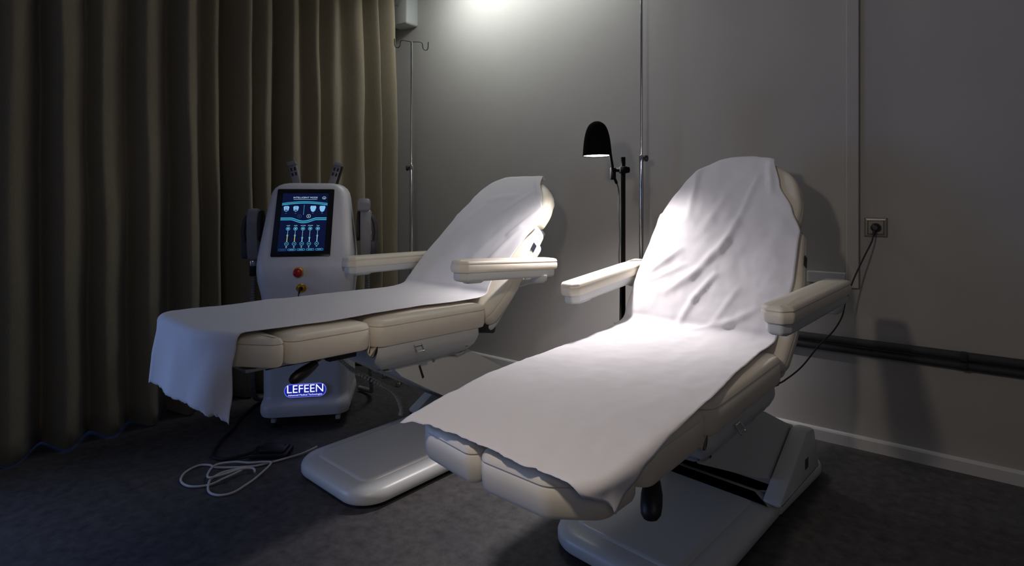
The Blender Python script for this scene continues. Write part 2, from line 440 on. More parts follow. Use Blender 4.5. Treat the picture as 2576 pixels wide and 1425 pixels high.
    # split leg and foot cushions
    for sgn in (1, -1):
        y0, y1 = (.004, w + .004) if sgn > 0 else (-w - .004, -.004)
        bm = bmesh.new()
        pad(bm, rpoly([(P['Xlr'], y0), (P['Xlf'], y0), (P['Xlf'], y1), (P['Xlr'], y1)], [.03, .03, .04, .04] if sgn > 0 else [.04, .04, .03, .03], 8), zt - zl, lambda a, b, c: pt(a, b, zl + c), .022, .014, .006)
        link('leg_cushion', bm, M['leather'], root)
        bm = bmesh.new(); xo = P['Xff'] - .085
        if sgn > 0: pg = [(P['Xfr'], y0), (P['Xff'], y0)] + ([(P['Xff'] - .03, y1 - .145), (P['Xff'] - .10, y1 - .045), (P['Xfr'] + .035, y1)] if P['rfoot'] > .2 else [(P['Xff'] - .012, y1 - .10), (xo, y1 - .005)]) + [(P['Xfr'], y1)]; rr = [.02, .03, .09, .07, .05, .02] if P['rfoot'] > .2 else [.02, .03, .06, .06, .03]
        else: pg = [(P['Xfr'], y0), (xo, y0 + .005), (P['Xff'] - .012, y0 + .10), (P['Xff'], y1), (P['Xfr'], y1)]; rr = [.03, .06, .06, .03, .02]
        pad(bm, rpoly(pg, rr, 8), zt - zl, lambda a, b, c: pt(a, b, zl + c), .022, .016, .004)
        link('foot_cushion', bm, M['leather'], root)
        # metal rail, rod, clamp and lever under each leg cushion
        bm = bmesh.new(); ym = sgn * .145
        R = Matrix.Rotation(-p, 3, 'Y')
        add_box(bm, pt(.72, ym, zl - .006), (.44, .18, .010), .002, R)
        add_box(bm, pt(.53, ym + sgn * .02, zl - .014), (.09, .10, .018), .003, R)
        link('leg_rail', bm, M['steel'], root, smooth=False)
        bm = bmesh.new(); yl = sgn * .215
        add_tube(bm, [pt(P['Xlf'] + .005, yl, zl - .014), pt(.62, yl, zl - .020)], .0042, 8)
        add_tube(bm, [pt(P['Xlf'] - .03, yl, zl - .012), pt(P['Xlf'] + .03, yl, zl - .013)], .007, 8)
        add_box(bm, pt(.615, yl, zl - .018), (.105, .03, .026), .004, R)
        link('lock_rod', bm, M['black'], root)
        bm = bmesh.new(); d = P['lev']
        a0, a1 = pt(.685, yl + sgn * .004, zl - .018), pt(.685 + .045 * cos(d), yl + sgn * P['levy'], zl - .022 - .045 * sin(d))
        add_tube(bm, [a0, a1], .0045, 8); lv = link('lever', bm, M['steel'], root)
        bm = bmesh.new(); u = (a1 - a0).normalized(); n = Vector((0, 1, 0)); n = (n - u * n.dot(u)).normalized(); b = u.cross(n)
        rings = []
        for k, (s_, hw, hh) in enumerate(((-.022, .010, .006), (-.005, .015, .008), (.02, .0185, .010), (.045, .020, .010), (.065, .017, .009), (.076, .010, .006), (.079, .003, .003))):
            rings.append([a1 + u * s_ + b * (hw * cos(2 * pi * q / 14)) + n * (hh * P['levw'] * sin(2 * pi * q / 14)) for q in range(14)])
        add_rings(bm, rings); link('lever_grip', bm, M['black'], lv)
    # backrest
    b_, bx, bz = P['b'], P['bx'], P['bz']
    def B(y, L, n): return pt(bx - L * cos(b_) + n * sin(b_), y, bz + L * sin(b_) + n * cos(b_))
    tb = .076
    bm = bmesh.new()
    bw = P['bw']
    ol = rpoly([(a_ * bw, b2) for a_, b2 in [(-.295, -.075), (.295, -.075), (.312, .06), (.308, .26), (.285, .455), (-.285, .455), (-.308, .26), (-.312, .06)]], [.05, .05, .3, .4, .035, .035, .4, .3], 7)
    pad(bm, ol, tb, lambda a, b, c: B(a, b, c - tb), .024, .016, .006)
    bk = link('backrest', bm, M['leather'], root)
    bm = bmesh.new(); tx_, tL = .306 - .001, P['Ltag']
    for sgn in (1,):
        q = [B(.3035 * bw, tL - .019, -.016), B(.2995 * bw, tL + .019, -.016), B(.2995 * bw, tL + .019, -.042), B(.3035 * bw, tL - .019, -.042)]
        q2 = [v + Vector((.0, .002, 0)) for v in q]
        add_rings(bm, [q, q2])
    tg = link('fabric_tag', bm, M['tag'], bk, smooth=False); tg['label'] = 'dark navy label sewn in the seam'
    # headrest
    th = .078
    bm = bmesh.new()
    ol = rpoly([(-.245, .470), (.245, .470), (.250, .56), (.212, .682), (.115, .753), (0, .769), (-.115, .753), (-.212, .682), (-.250, .56)], [.03, .03, .2, .14, .16, .3, .16, .14, .2], 7)
    pad(bm, ol, th, lambda a, b, c: B(a, b, c - th + .004), .024, .016, .006)
    link('headrest', bm, M['leather'], root)
    bm = bmesh.new()
    for y in (-.09, .09): add_tube(bm, [B(y, .40, -.065), B(y, .53, -.065)], .008, 10)
    add_box(bm, B(0, .462, -.075), (.03, .50, .02), .004, Matrix.Rotation(b_ - pi / 2, 3, 'Y'))
    link('headrest_bar', bm, M['dgrey'], root)
    # back shells
    bm = bmesh.new()
    slab(bm, rpoly([(-.265, -.085), (.265, -.085), (.27, .41), (-.27, .41)], .04, 6), .030, lambda a, b, c: B(a, b, c - tb - .030), .010)
    slab(bm, rpoly([(-.21, .495), (.21, .495), (.20, .70), (-.20, .70)], .05, 6), .022, lambda a, b, c: B(a, b, c - th - .018), .008)
    link('back_shell', bm, M['plastic'], root)
    bm = bmesh.new()
    slab(bm, rpoly([(-.13, .44), (-.01, .46), (-.005, .52), (-.09, .545), (-.15, .52)], .015, 4), .50, lambda a, b, c: pt(a + .02, c - .25, b), .008)
    link('hinge_cover', bm, M['black'], root)
    # armrests
    for A in P['arms']:
        a0, a1 = Vector(A[0]), Vector(A[1]); sgn = 1 if a0.y > 0 else -1
        u = (a0 - a1).normalized(); L = (a0 - a1).length; n = (Vector((0, 0, 1)) - u * u.z).normalized(); v = n.cross(u)
        hw = .044
        def mp(a, b, c, o=a1, u=u, n=n, v=v): return o + u * a + v * b + n * (c - .048)
        bm = bmesh.new()
        pad(bm, rpoly([(0, -hw), (L - .03, -hw), (L, -hw + .022), (L, hw - .022), (L - .03, hw), (0, hw)], [.02, .02, .016, .016, .02, .02], 6), .048, mp, .016, .008, .003)
        ar = link('armrest', bm, M['leather'], root)
        bm = bmesh.new(); ol = rpoly([(.012, -hw + .009), (L - .04, -hw + .009), (L - .012, -hw + .026), (L - .012, hw - .026), (L - .04, hw - .009), (.012, hw - .009)], .014, 6)
        sp = [(.012, -.034), (.004, -.030), (0, -.022), (0, .003)]
        add_rings(bm, [[mp(q.x, q.y, z) for q in inset(ol, d)] for d, z in sp])
        ol = rpoly([(L - .15, -.026), (L - .045, -.026), (L - .045, .026), (L - .15, .026)], .024, 6)
        add_rings(bm, [[mp(q.x, q.y, z) for q in inset(ol, d)] for d, z in ((.022, -.044), (.012, -.042), (.002, -.035), (0, -.02))])
        link('armrest_tray', bm, M['plastic'], ar)
        bm = bmesh.new()
        tip = mp(.085, 0, -.02); rt_ = B(sgn * .25, P['armL'], -tb - .012)
        add_lathe(bm, [(.004, -.034), (.022, -.031), (.034, -.020), (.038, .002)], tip + Vector((0, 0, -.008)), 20)
        add_tube(bm, catmull([tip + Vector((0, 0, -.028)), tip.lerp(rt_, .4) + Vector((0, 0, -.012)), rt_], 6), .014, 12)
        link('armrest_bracket', bm, M['plastic'], ar)
    # ---------------- disposable sheet lying on the chair
    ctrl = []
    for L in (1.02, .86, .785, .72, .64, .55, .46, .38, .30, .22, .15, .10, .055, .025):
        ctrl.append(Vector((bx - L * cos(b_) + .019 * sin(b_), 0, bz + L * sin(b_) + .019 * cos(b_))))
    ctrl += [Vector((-.022, 0, zt + .021)), Vector((.03, 0, zt + .018)), Vector((.10, 0, zt + .017))]
    x = .18
    while x < P['Xff'] + .42: ctrl.append(Vector((x, 0, zt + .017))); x += .09
    path = catmull(ctrl, 10)
    S = [0.0]
    for a, b in zip(path, path[1:]): S.append(S[-1] + (b - a).length)
    def s_at(q): return S[min(range(len(path)), key=lambda i: (path[i].x - q[0]) ** 2 + (path[i].z - q[1]) ** 2)]
    sL = lambda L: s_at((bx - L * cos(b_) + .019 * sin(b_), bz + L * sin(b_) + .019 * cos(b_)))
    sX = lambda X: s_at((X, zt + .014))
    def at(s):
        s = max(0, min(S[-1] - 1e-6, s)); lo, hi = 0, len(S) - 1
        while hi - lo > 1:
            m = (lo + hi) // 2
            if S[m] <= s: lo = m
            else: hi = m
        t = (s - S[lo]) / max(1e-9, S[hi] - S[lo]); q = path[lo].lerp(path[hi], t)
        i0, i1 = max(0, lo - 2), min(len(path) - 1, hi + 2)
        T = (path[i1] - path[i0]).normalized(); return q, T, Vector((-T.z, 0, T.x)) if T.x > 0 else Vector((-T.z, 0, T.x))
    s_head, s_foot = sL(.764), sX(P['Xff'])
    s_gap, s_seat = sL(.46), sX(.0)
    def Wd(s):
        if s < s_seat:
            t = max(0, min(1, (s - s_gap + .17) / .16)); t = t * t * (3 - 2 * t); return .256 + .034 * t + .026 * min(1, max(0, (s - s_gap) / .25))
        return .312 + (w + .004 - .312) * min(1, (s - s_seat) / .12)
    def sd(s, y):
        mid = (s_head + s_foot) / 2; hl = (s_foot - s_head) / 2; r = P['rhead'] if s < mid else P['rfoot'] if y > 0 else .09
        qx, qy = abs(s - mid) - (hl - r), abs(y) - (Wd(s) - r)
        return sqrt(max(qx, 0) ** 2 + max(qy, 0) ** 2) + min(max(qx, qy), 0) - r
    def interp(tab, s):
        if s <= tab[0][0]: return tab[0][1]
        for (a, va), (b, vb) in zip(tab, tab[1:]):
            if s <= b:
                t = (s - a) / (b - a); t = t * t * (3 - 2 * t) * .5 + t * .5; return va + (vb - va) * t
        return tab[-1][1]
    conv = lambda tab: sorted([((sL(k) if kind == 'L' else sX(k)) + ex, v) for kind, k, v, ex in tab])
    near, far = conv(P['near']), conv(P['far'])
    r_ = .030
    ridges = [(sL(a[0]), a[1], sL(b[0]), b[1], hh, wd) for a, b, hh, wd in P['ridges']]
    def lift(s, y, e):
        k = P['wr']
        d = k * (.0042 * fbm(s * 4, y * 6, 3.1 + P['seed'], 2) + P['fine'] * fbm(s * 14, y * 17, 7 + P['seed'], 2))
        for ax, ay, bx_, by, hh, wd in ridges:
            vx, vy = bx_ - ax, by - ay; l2 = vx * vx + vy * vy
            t = max(0, min(1, ((s - ax) * vx + (y - ay) * vy) / l2)); dx, dy = s - ax - vx * t, y - ay - vy * t
            d += hh * math.exp(-(dx * dx + dy * dy) / (wd * wd)) * (.35 + .65 * sin(pi * min(1, max(0, .12 + t * .76))))
        return d
    s0, NS, NYY = sL(P['headL']), 230, 84
    bm = bmesh.new(); G = []
    for i in range(NS + 1):
        row = []
        for j in range(NYY + 1):
            tj = j / NYY
            ye0 = interp(far, s0); 
            # end line depends on the position across the sheet
            send = s_foot + interp(P['end'], tj)
            s = s0 + (send - s0) * i / NS + (1 - min(1, i / 40)) * (interp(P['top'], tj))
            yf_, yn = interp(far, s), interp(near, s)
            y = yf_ + (yn - yf_) * tj
            edge = min(1, max(0, (i - NS + 6) / 6))
            s += edge * .005 * fbm(tj * 26, 1.3, P['seed'])
            e = sd(s, y)
            if e <= 0:
                q, T, N = at(s); pos = Vector((q.x, y, q.z)); nn = N; ee = 0
            else:
                h = 1e-3; gs = (sd(s + h, y) - sd(s - h, y)) / (2 * h); gy = (sd(s, y + h) - sd(s, y - h)) / (2 * h)
                gl = sqrt(gs * gs + gy * gy) or 1; gs /= gl; gy /= gl
                s2, y2 = s - e * gs, y - e * gy; q, T, N = at(s2)
                r_ = .014 if (gs < -.2) else .020 if s2 > s_seat else .028
                a = min(e / r_, pi / 2); oo = r_ * sin(a); dd = r_ * (1 - cos(a)) + max(0, e - r_ * pi / 2)
                if P['stiff'] and gs > .2 and y < -.17: oo, dd = e * .97, e * .22
                dn = (-N) if s2 > s_seat else (-N * .8)
                outw = T * gs + Vector((0, gy, 0))
                flare = .10 * max(0, e - .06)
                pos = Vector((q.x, y2, q.z)) + outw * (oo + flare) + dn * dd; nn = (N * cos(a) + outw * sin(a)); ee = e
            ld = lift(s, y, ee)
            ld = max(ld, -.003)
            if ee > .04: ld += .006 * sin(y * 26 + 1 + P['seed']) * min(1, (ee - .04) / .1)
            pos = pos + nn * ld
            row.append(bm.verts.new(pt(pos.x, pos.y, pos.z)))
        G.append(row)
    for i in range(NS):
        for j in range(NYY): bm.faces.new((G[i][j], G[i][j + 1], G[i + 1][j + 1], G[i + 1][j]))
    sheet = link('disposable_sheet', bm, M['sheet'], None, angle=180)
    sheet.location = (loc[0], loc[1], 0); sheet.rotation_euler = (0, 0, rz)
    md = sheet.modifiers.new('Solid', 'SOLIDIFY'); md.thickness = .0012; md.offset = 1
    tag(sheet, sheet_label, 'sheet', 'disposable sheets over the chairs')
    return root

common = dict(w=.290, zt=.583, zs=.487, zl=.492, Ltag=.338, wr=1.0)
C1 = dict(common, p=.025, dz=.071, b=.808, bx=-.059, bz=.583, Xsf=.526, Xlr=.541, Xlf=.841, Xfr=.850, Xff=1.02, lev=.32, levy=.008, levw=1.9, armL=.16, fine=.0010, bw=.955, rhead=.165, seed=1.0, stiff=False, rfoot=.25,
    arm=[(.42, .50), (.36, .438), (.22, .352), (-.06, .187), (-.20, .11), (-.36, .15), (-.345, .235), (-.156, .345), (.049, .462), (.22, .54)],
    slot=(.275, .425), slotr=.35,
    arms=[((.236, .365, .862), (-.352, .365, .826)), ((.252, -.358, .827), (-.345, -.412, .812))],
    near=[('X', 1.02, .46, .21), ('X', 1.02, .355, .10), ('X', 1.02, .268, 0), ('X', .955, .228, 0), ('X', .815, .225, 0), ('X', .631, .241, 0), ('X', .49, .235, 0), ('X', .29, .216, 0), ('X', .105, .237, 0),
          ('L', .02, .240, 0), ('L', .10, .222, 0), ('L', .24, .247, 0), ('L', .367, .262, 0), ('L', .448, .292, 0), ('L', .527, .262, 0), ('L', .597, .216, 0), ('L', .737, .134, 0), ('L', .80, .12, 0)],
    far=[('X', 1.02, -.285, .26), ('X', 1.02, -.275, .03), ('X', .80, -.310, 0), ('X', .565, -.350, 0), ('X', .295, -.345, 0), ('X', 0, -.330, 0),
         ('L', .08, -.350, 0), ('L', .21, -.350, 0), ('L', .461, -.345, 0), ('L', .60, -.32, 0), ('L', .672, -.30, 0), ('L', .738, -.236, 0), ('L', .80, -.21, 0)],
    end=[(0, .222), (.25, .230), (.5, .224), (.75, .190), (.9, .155), (1, .138)], top=[(0, 0), (1, 0)], headL=.822,
    ridges=[((.66, .13), (.52, .02), .004, .014), ((.62, .03), (.60, -.14), .004, .022), ((.52, .24), (.36, .15), .007, .014), ((.40, .20), (.16, .12), .007, .018), ((.46, .12), (.22, .02), .004, .02), ((.74, .10), (.64, .17), .006, .010), ((.55, -.15), (.34, -.25), .004, .02), ((.25, -.1), (.08, -.22), .004, .022)])
C2 = dict(common, p=-.049, dz=0, b=.993, bx=-.062, bz=.584, Xsf=.517, Xlr=.537, Xlf=.842, Xfr=.862, Xff=1.07, lev=.72, levy=.02, levw=2.6, armL=.20, fine=.0027, bw=.955, rhead=.235, seed=4.0, stiff=True, rfoot=.09,
    arm=[(.44, .372), (-.002, .173), (-.20, .10), (-.36, .15), (-.345, .225), (-.255, .262), (-.062, .352), (.16, .44), (.44, .452)],
    slot=(.37, .372), slotr=.5,
    arms=[((.345, .385, .800), (-.285, .385, .812)), ((.265, -.385, .772), (-.31, -.400, .824))],
    near=[('X', 1.00, .374, 0), ('X', .947, .350, 0), ('X', .87, .326, 0), ('X', .74, .308, 0), ('X', .52, .290, 0), ('X', .24, .264, 0), ('X', .05, .250, 0),
          ('L', .02, .256, 0), ('L', .233, .277, 0), ('L', .434, .268, 0), ('L', .52, .228, 0), ('L', .634, .166, 0), ('L', .748, .127, 0), ('L', .80, .12, 0)],
    far=[('X', 1.07, -.225, .05), ('X', .89, -.268, 0), ('X', .65, -.322, 0), ('X', .32, -.372, 0), ('X', .05, -.360, 0),
         ('L', .05, -.350, 0), ('L', .336, -.350, 0), ('L', .45, -.33, 0), ('L', .56, -.300, 0), ('L', .67, -.245, 0), ('L', .735, -.19, 0), ('L', .80, -.12, 0)],
    end=[(0, .036), (.06, .018), (.16, .004), (.45, -.004), (.62, .004), (.72, -.010), (.82, -.006), (.87, -.006), (1, -.070)], top=[(0, .02), (.4, 0), (1, 0)], headL=.826,
    ridges=[((.67, .078), (.46, .035), .0055, .013), ((.46, .035), (.33, -.005), .0085, .015), ((.38, .01), (.22, -.09), .0095, .016), ((.24, -.08), (.148, -.177), .009, .018), ((.235, .0), (.13, -.065), .0085, .012), ((.14, -.06), (.03, -.095), .0075, .013), ((.063, .092), (-.02, -.04), .007, .012), ((.02, -.03), (-.06, -.12), .006, .012),
            ((.332, -.17), (.227, -.276), .009, .016), ((.27, -.13), (.19, -.26), .006, .012), ((.74, -.186), (.48, -.17), .006, .016), ((.74, .11), (.60, .14), .006, .014), ((.20, .10), (.04, .03), .004, .012), ((.55, .2), (.2, .19), .004, .03), ((.12, .17), (.02, .05), .005, .012), ((.60, -.03), (.40, -.10), .004, .02)])
make_chair((-1.772, 1.778), radians(265.75), C1, 'raised cream treatment chair on the left, in front of the screen machine', 'white disposable sheet on the left chair, its end hanging over the foot cushion')
make_chair((-.689, 1.988), radians(263.29), C2, 'large cream treatment chair in the right foreground under the black lamp', 'brightly lit white disposable sheet over the right foreground chair')

# coiled hand-control cord hanging under the left chair
c = empty('coiled_cord', (-1.79, 1.35, 0))
tag(c, 'beige coiled cord drooping under the left chair beside the machine', 'cord')
def ch1(x, y, z):
    a = radians(265.75); return Vector((-1.772 + cos(a) * x - sin(a) * y, 1.778 + sin(a) * x + cos(a) * y, z))
COIL = [(.365, -.225, .411), (.308, -.228, .358), (.258, -.228, .322), (.144, -.228, .247), (.085, -.228, .205), (.055, -.222, .160), (.045, -.212, .115)]
CORD = [(.57, -.20, .530), (.545, -.295, .516), (.47, -.330, .475), (.40, -.290, .430), (.365, -.225, .411)]
mid = [ch1(*q) for q in COIL]
cp = catmull(mid, 60); o = Vector((-1.79, 1.35, 0)); hel = []
for i, q in enumerate(cp):
    T = (cp[min(i + 1, len(cp) - 1)] - cp[max(i - 1, 0)]).normalized(); u = T.cross(Vector((0, 0, 1))).normalized(); v = T.cross(u)
    a = i * 2 * pi / 8; hel.append(q + (u * cos(a) + v * sin(a)) * .0085 - o)
bm = bmesh.new(); add_tube(bm, hel, .0028, 6); link('coil', bm, M['coil'], c)
bm = bmesh.new(); add_tube(bm, [q - o for q in catmull([ch1(*q) for q in CORD], 8)], .003, 6); link('straight_cord', bm, M['coil'], c)
bm = bmesh.new(); add_lathe(bm, [(.012, -.031), (.012, -.022), (.008, -.018), (.008, .002), (.004, .004)], ch1(*COIL[-1]) - o, 12); link('cord_plug', bm, M['coil'], c)

# ------------------------------------------------------------------ body machine
mr = empty('body_treatment_machine', (-2.401, 1.513, 0), radians(47.1))
tag(mr, 'white floor standing treatment machine with glowing blue touch screen behind the left chair', 'machine')
lv = [ # z, half width, front y, back y, corner radius
 (.060, .188, -.022, .36, .05), (.066, .200, -.034, .37, .06), (.085, .205, -.038, .375, .06), (.110, .2045, -.037, .375, .06), (.122, .202, -.030, .37, .06), (.132, .1995, -.014, .37, .06), (.142, .199, -.003, .37, .06), (.155, .199, 0, .37, .06),
 (.30, .199, 0, .365, .055), (.45, .197, .002, .36, .055), (.56, .198, -.004, .355, .055), (.64, .206, -.024, .35, .055), (.70, .213, -.046, .345, .05), (.745, .215, -.058, .34, .05), (.78, .214, -.055, .335, .045),
 (.82, .212, -.040, .325, .04), (.90, .205, -.003, .31, .04), (.98, .198, .034, .30, .04), (1.06, .190, .071, .29, .04), (1.10, .186, .0895, .285, .04), (1.125, .180, .101, .28, .04), (1.145, .169, .110, .275, .04), (1.160, .150, .118, .27, .04), (1.168, .128, .124, .262, .035), (1.171, .105, .130, .255, .03)]
bm = bmesh.new(); rings = []
for z, hw, yf, yb, r in lv:
    pts = []
    for cx, cy, a0 in ((hw - r, yf + r, -pi / 2), (hw - r, yb - r, 0), (-hw + r, yb - r, pi / 2), (-hw + r, yf + r, pi)):
        for k in range(9): a = a0 + (pi / 2) * k / 8; pts.append(Vector((cx + r * cos(a), cy + r * sin(a), z)))
    rings.append(pts)
add_rings(bm, rings); link('body', bm, M['machine'], mr, angle=35)
# casters
for x in (-.145, .150):
    for y in (.02, .30):
        bm = bmesh.new()
        add_lathe(bm, [(.016, .064), (.016, .05), (.010, .046), (.010, .038)], (x, y, 0), 14)
        add_box(bm, (x, y, .036), (.022, .03, .02), .004)
        ca = link('caster', bm, M['plastic'], mr)
        bm = bmesh.new(); add_lathe(bm, [(.010, -.008), (.0185, -.007), (.0185, .007), (.010, .008)], (x, y + .008, .0185), 18, Matrix.Rotation(pi / 2, 3, 'Y'))
        link('wheel', bm, M['rubber'], ca)
# screen on the leaning front
th = math.atan2(.185, .40); SO = Vector((-.012, .0335, .979)); SU = Vector((0, sin(th), cos(th))); SX = Vector((1, 0, 0)); SN = Vector((0, -cos(th), sin(th)))
def sp_(x, y, n=0): return SO + SX * x + SU * y + SN * n
bm = bmesh.new(); slab(bm, rpoly([(-.134, -.176), (.134, -.176), (.134, .176), (-.134, .176)], .006, 3), .010, lambda a, b, c: sp_(a, b, c - .004), .0015)
sc = link('screen', bm, M['bez'], mr)
bm = bmesh.new(); LZ = .0066
def quad(x0, y0, x1, y1, mi, z=LZ):
    bm.faces.new([bm.verts.new(sp_(*q, z)) for q in ((x0, y0), (x1, y0), (x1, y1), (x0, y1))]).material_index = mi
def poly(pts, mi, z=LZ + .0004): bm.faces.new([bm.verts.new(sp_(x, y, z)) for x, y in pts]).material_index = mi
def ring(cx, cy, r0, r1, mi, n=18, ax=1, z=LZ + .0005):
    A = [bm.verts.new(sp_(cx + r0 * ax * cos(2 * pi * k / n), cy + r0 * sin(2 * pi * k / n), z)) for k in range(n)]
    Bv = [bm.verts.new(sp_(cx + r1 * ax * cos(2 * pi * k / n), cy + r1 * sin(2 * pi * k / n), z)) for k in range(n)]
    for k in range(n): bm.faces.new((A[k], A[(k + 1) % n], Bv[(k + 1) % n], Bv[k])).material_index = mi
def disc(cx, cy, r, mi, n=16, ax=1): poly([(cx + r * ax * cos(2 * pi * k / n), cy + r * sin(2 * pi * k / n)) for k in range(n)], mi)
def strip(f, x0, x1, wd, mi, n=30, z=LZ + .0005):
    for k in range(n):
        a, b = x0 + (x1 - x0) * k / n, x0 + (x1 - x0) * (k + 1) / n
        bm.faces.new([bm.verts.new(sp_(*q, z)) for q in ((a, f(a) - wd / 2), (b, f(b) - wd / 2), (b, f(b) + wd / 2), (a, f(a) + wd / 2))]).material_index = mi
DW, DH = .106, .152
quad(-DW, -DH, DW, DH, 0)
text_into(bm, 'INTELLIGENT MODE', lambda x, y: sp_(x, y, LZ + .0006), .0125, 2, 0, .128); quad(-.055, .1175, .055, .1187, 2, LZ + .0005)
ring(.088, .127, .0060, .0075, 2, ax=1.2); disc(.088, .126, .0022, 2)
top = lambda x: .098 + .010 * cos(x / DW * pi / 2)
strip(lambda x: top(x) - .0005, -DW, DW, .0022, 1); strip(lambda x: top(x) - .0115 + .002, -DW, DW, .0032, 1); strip(lambda x: top(x) - .005, -DW, DW, .007, 5, z=LZ + .0003)
bot = lambda x: .016 - .016 * max(0, cos(min(1, abs(x) / .055) * pi / 2)) ** 1.2
strip(lambda x: bot(x) + .004, -DW, DW, .0034, 1); strip(lambda x: bot(x) - .0065, -DW, DW, .0028, 1); strip(lambda x: bot(x) - .001, -DW, DW, .008, 5, z=LZ + .0003)
quad(-.0035, .036, -.0020, .090, 1, LZ + .0005)
for cx in (-.084, -.040):
    poly([(cx - .013, .078), (cx - .010, .060), (cx - .006, .056), (cx + .006, .056), (cx + .010, .060), (cx + .013, .078), (cx + .008, .083), (cx - .008, .083)], 3)
    quad(cx - .0065, .058, cx + .0065, .063, 0, LZ + .0009); quad(cx - .004, .0645, cx - .0025, .081, 0, LZ + .0009); quad(cx + .0025, .0645, cx + .004, .081, 0, LZ + .0009)
    quad(cx - .001, .052, cx + .001, .056, 3, LZ + .0005)
for cx in (.040, .083):
    poly([(cx - .014, .074), (cx - .009, .057), (cx - .004, .053), (cx + .004, .053), (cx + .009, .057), (cx + .014, .074), (cx + .012, .084), (cx - .012, .084)], 3)
    quad(cx - .001, .050, cx + .001, .053, 3, LZ + .0005)
for cx in (-.084, -.040, .040, .083): quad(cx - .004, .043, cx + .004, .0455, 5, LZ + .0005)
ring(.022, .029, .0085, .0100, 2); poly([(.0195, .0252), (.0265, .029), (.0195, .0328)], 2)
ring(-.020, .029, .0085, .0095, 5); quad(-.0215, .027, -.0185, .031, 5, LZ + .0005)
cols = [(-.067, 'P1/P2', .58, 4), (-.033, 'P3/P4', .58, 4), (.001, 'RF1/RF2', .36, 2), (.034, 'RF3/RF4', .36, 2), (.069, 'Time', .55, 2)]
for cx, nm, fr, mi in cols:
    text_into(bm, nm, lambda x, y: sp_(x, y, LZ + .0006), .0066, 2, cx, -.0205)
    ring(cx, -.036, .0078, .0095, 1); ring(cx, -.036, 0.0001, .0075, 5, z=LZ + .0004); quad(cx - .004, -.0368, cx + .004, -.0352, 2, LZ + .0008); quad(cx - .0008, -.040, cx + .0008, -.032, 2, LZ + .0008)
    y0, y1 = -.103, -.047; ym = y0 + (y1 - y0) * fr
    quad(cx - .0006, ym, cx + .0006, y1, 2, LZ + .0005); quad(cx - .0014, y0, cx + .0014, ym, mi, LZ + .0005); ring(cx, ym, .0030, .0044, 1); disc(cx, ym, .0028, 0)
    ring(cx, -.113, .0078, .0095, 1); quad(cx - .004, -.1137, cx + .004, -.1123, 2, LZ + .0005)
    quad(cx - .003, -.1275, cx + .003, -.1255, 2, LZ + .0005)
    if nm != 'Time': quad(cx - .0022, -.1335, cx + .0022, -.1312, 2, LZ + .0005)
for k in range(5):
    cx = -.083 + k * .0415; ol = rpoly([(cx - .018, -.1475), (cx + .018, -.1475), (cx + .018, -.1375), (cx - .018, -.1375)], .0048, 5)
    n = len(ol); inn = inset(ol, .0012); A = [bm.verts.new(sp_(q.x, q.y, LZ + .0005)) for q in ol]; Bv = [bm.verts.new(sp_(q.x, q.y, LZ + .0005)) for q in inn]
    for i in range(n): bm.faces.new((A[i], A[(i + 1) % n], Bv[(i + 1) % n], Bv[i])).material_index = 1 if k else 5
    quad(cx - .010, -.1432, cx + .010, -.1418, 3 if k else 5, LZ + .0005)
link('display', bm, [M['scr_bg'], M['scr_cy'], M['scr_wh'], M['scr_pb'], M['scr_ye'], M['scr_dim']], sc, smooth=False)
# emergency button and key switch on the belly
RX = Matrix.Rotation(pi / 2, 3, 'X')
bm = bmesh.new(); c0 = Vector((-.018, -.0575, .748)); add_lathe(bm, [(.0245, -.004), (.0245, .004), (.0215, .006), (.018, .006)], c0, 28, RX); eb = link('emergency_button', bm, M['gold'], mr)
bm = bmesh.new(); add_lathe(bm, [(.012, .004), (.014, .012), (.0205, .014), (.0215, .019), (.0195, .025), (.012, .029), (.004, .030)], c0, 28, RX); b2 = link('button_cap', bm, M['red'], eb); b2['label'] = 'red mushroom cap'
tk = Matrix.Rotation(pi / 2 + .32, 3, 'X'); c1 = Vector((-.010, -.0345, .672)); bm = bmesh.new(); add_lathe(bm, [(.0235, -.004), (.0235, .004), (.020, .006), (.0165, .004), (.0125, .008), (.010, .008)], c1, 28, tk); ks = link('key_switch', bm, M['gold'], mr)
bm = bmesh.new(); add_box(bm, c1 + Vector((-.003, -.018, -.010)), (.006, .022, .030), .002, Matrix.Rotation(.25, 3, 'Y')); add_lathe(bm, [(.009, .006), (.009, .012)], c1, 16, tk)
add_box(bm, c1 + Vector((-.008, -.024, -.036)), (.004, .003, .022), .001); link('key', bm, M['black'], ks)
# badge
BO = Vector((.004, -.001, .180))
bm = bmesh.new(); pill = lambda hw, hh: rpoly([(-hw, -hh), (hw, -hh), (hw, hh), (-hw, hh)], hh * .98, 12)
def bp(x, y, n): return BO + Vector((x, -n, y))
ol = pill(.0985, .0345); add_rings(bm, [[bp(q.x, q.y, z) for q in inset(ol, d)] for d, z in ((0, -.006), (0, .008), (.002, .010))], True, True, mi=3)
ol = pill(.0955, .0315); A = [bm.verts.new(bp(q.x, q.y, .0104)) for q in ol]; Bv = [bm.verts.new(bp(q.x, q.y, .0108)) for q in inset(ol, .0026)]
for i in range(len(ol)): bm.faces.new((A[i], A[(i + 1) % len(ol)], Bv[(i + 1) % len(ol)], Bv[i])).material_index = 1
bm.faces.new([bm.verts.new(bp(q.x, q.y, .0107)) for q in inset(ol, .0026)]).material_index = 0
text_into(bm, 'LEFEEN', lambda x, y: bp(x, y, .0118), .053, 2, 0, .0065)
text_into(bm, 'Advanced Medical Technologies', lambda x, y: bp(x, y, .0118), .0120, 2, 0, -.0205)
bd = link('logo_badge', bm, [M['lg_bg'], M['lg_rim'], M['lg_tx'], M['machine']], mr, smooth=False); bd['label'] = 'glowing blue oval badge'
